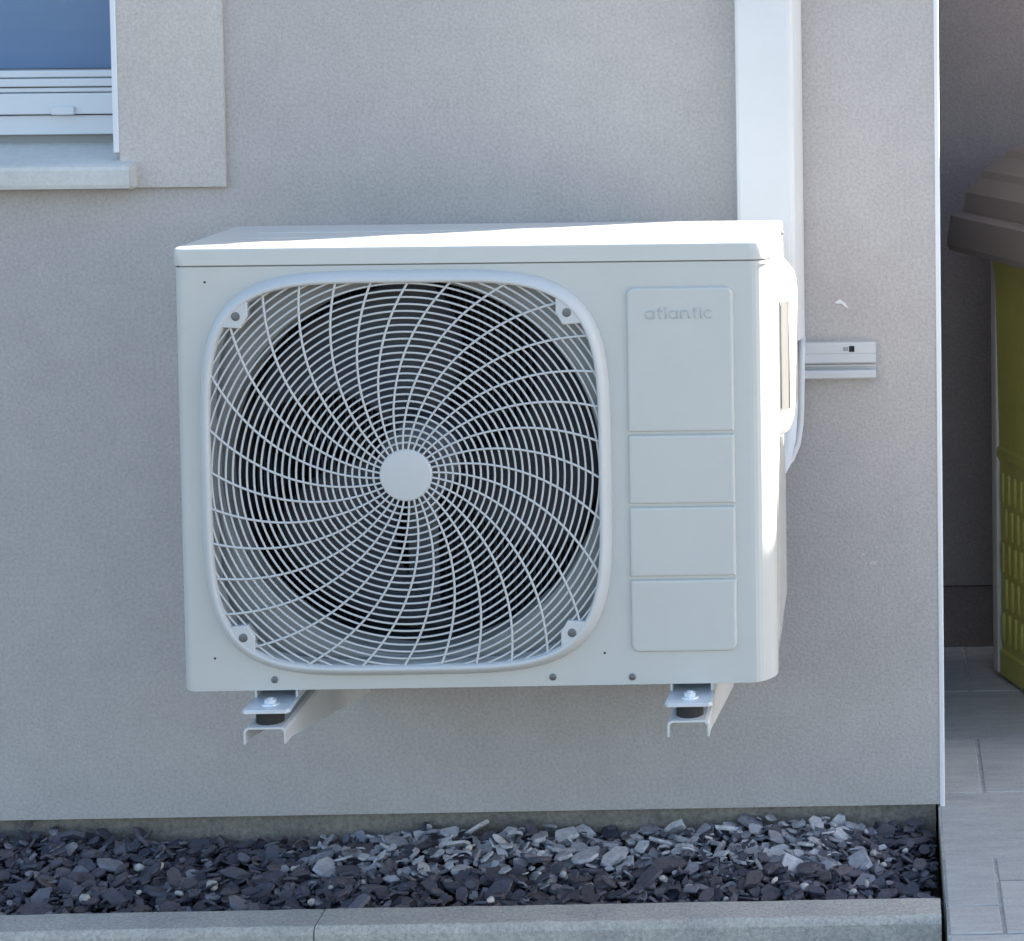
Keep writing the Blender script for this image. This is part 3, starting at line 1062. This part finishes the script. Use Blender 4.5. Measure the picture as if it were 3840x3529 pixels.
# ------------------------------------------------------------------ pipe trunking on the wall
duct = thing('pipe_trunking', 'tall white vertical pipe trunking on the wall above the heat pump', 'trunking', (-0.173, 0.0, 0.77))
bm = bmesh.new()
prism(bm, [(-0.2255, -0.0005), (-0.2255, -0.0560), (-0.2225, -0.0600), (-0.1420, -0.0600), (-0.1350, -0.0565), (-0.1235, -0.0140), (-0.1222, -0.0005)], 'z', 0.7735, 3.02)
bmesh.ops.bevel(bm, geom=[e for e in bm.edges if abs(e.verts[0].co.z - e.verts[1].co.z) > 1], offset=0.0018, segments=2, affect='EDGES')
put('cover', bm, 'duct', duct, True)
bm = newbox(-0.2215, -0.1212, -0.0120, -0.0003, 0.7655, 0.7740)
put('base', bm, 'duct_base', duct)

db = thing('trunking_base', 'short horizontal piece of open white trunking base on the wall, right of the heat pump', 'trunking', (-0.07, 0.0, 0.7075))
bm = bmesh.new()
TX0, TX1 = -0.1330, -0.0085
sec = [(-0.0003, 0.7650), (-0.0150, 0.7650), (-0.0160, 0.7635), (-0.0160, 0.7480), (-0.0148, 0.7465), (-0.0160, 0.7450), (-0.0165, 0.7335), (-0.0150, 0.7318), (-0.0060, 0.7305), (-0.0060, 0.7290), (-0.0100, 0.7282), (-0.0100, 0.7258), (-0.0055, 0.7245), (-0.0055, 0.7215), (-0.0205, 0.7205), (-0.0225, 0.7185), (-0.0225, 0.7095), (-0.0205, 0.7075), (-0.0003, 0.7075)]
prism(bm, sec, 'x', TX0, TX1)
put('channel', bm, 'duct_base', db)
bm = newbox(-0.0515, -0.0428, -0.01625, -0.0155, 0.7500, 0.7595)
put('slot', bm, 'hole', db)
bm = newbox(-0.0605, -0.0525, -0.0178, -0.0155, 0.7520, 0.7580, bev=0.0012)
put('clip', bm, 'shroud', db)

pipe = thing('insulated_pipe', 'pale wrapped pipe dropping from the trunking and bending behind the heat pump', 'pipe', (-0.16, -0.05, 0.6))
bm = bmesh.new()
pts = [(-0.1580, -0.036, 0.80), (-0.1560, -0.045, 0.72), (-0.1560, -0.050, 0.665), (-0.1600, -0.052, 0.620), (-0.1680, -0.055, 0.585), (-0.1820, -0.056, 0.558), (-0.205, -0.062, 0.542), (-0.235, -0.080, 0.535), (-0.265, -0.115, 0.535), (-0.28, -0.157, 0.537)]
tube(bm, pts, [0.0235 + 0.0007 * sin(i * 2.1) for i in range(len(pts))], 16)
put('sleeve', bm, 'foam', pipe, 'all')
bm = bmesh.new()
tube(bm, [(-0.1275, -0.013, 0.775), (-0.1280, -0.018, 0.74), (-0.1290, -0.022, 0.70), (-0.1300, -0.024, 0.66), (-0.1315, -0.026, 0.635), (-0.136, -0.030, 0.605), (-0.146, -0.036, 0.582), (-0.165, -0.05, 0.567)], 0.0062, 10)
put('cable', bm, 'duct_base', pipe, 'all')

# ------------------------------------------------------------------ wheelie bin (beside the garage wall, turned a little)
TH = math.atan2(0.0452, 0.114)
wb = thing('wheelie_bin', 'olive green bin with a stepped brown lid, in the passage beside the house', 'bin', (0.2188, 0.6611, 0.0), None, TH)
BW, BD, BH = 0.31, 0.44, 0.852        # local x, local -y, height
bm = bmesh.new()
def rect(x0, x1, y0, y1, z, r=0.012):
    pts = []
    for cx, cy, a0 in ((x1 - r, y1 - r, 0), (x0 + r, y1 - r, 90), (x0 + r, y0 + r, 180), (x1 - r, y0 + r, 270)):
        for k in range(5):
            t = radians(a0 + 22.5 * k)
            pts.append((cx + r * cos(t), cy + r * sin(t), z))
    return pts
L = []
for z, o in ((0.002, 0.006), (0.010, 0.0), (0.055, -0.001), (0.060, 0.004), (0.425, 0.002), (0.436, -0.004), (0.450, -0.004), (0.456, 0.001), (BH, -0.006)):
    L.append(rect(0.0 + o, BW - o, -BD + o, 0.0 - o, z))
loft(bm, L, True, True, True)
put('body', bm, 'olive', wb, True, local=True)
bm = newbox(-0.0050, 0.0100, -0.0160, 0.0070, 0.012, BH - 0.004, bev=0.004)
put('corner_strip', bm, 'bin_edge', wb, True, local=True)
# moulded lattice of short upright bars on the visible lower side
bm = bmesh.new()
rl = random.Random(3)
for r in range(5):
    for c in range(15):
        y = -0.030 - c * 0.027 - (0.013 if r % 2 else 0)
        z = 0.075 + r * 0.068
        if y < -BD + 0.03:
            continue
        box(bm, -0.0014, 0.006, y - 0.0065, y + 0.0065, z, z + 0.058, 0.003, 1)
put('lattice_relief', bm, 'olive', wb, True, local=True)
bm = bmesh.new()
tiers = [(0.834, 0.080, 0.052), (0.846, 0.084, 0.055), (0.900, 0.078, 0.049), (0.9065, 0.070, 0.042), (0.9085, 0.060, 0.031), (0.946, 0.055, 0.026), (0.953, 0.050, 0.021), (0.975, 0.034, 0.004),
         (0.988, 0.030, 0.000), (0.992, 0.025, -0.004), (1.014, 0.000, -0.028), (1.027, -0.008, -0.032), (1.031, -0.014, -0.038), (1.050, -0.060, -0.075)]
loft(bm, [rect(-ox, BW + ox, -BD - ox, oy * 0.9, z, 0.02) for z, ox, oy in tiers], True, True, True)
bmesh.ops.recalc_face_normals(bm, faces=bm.faces)
put('lid', bm, 'bin_lid', wb, True, local=True)
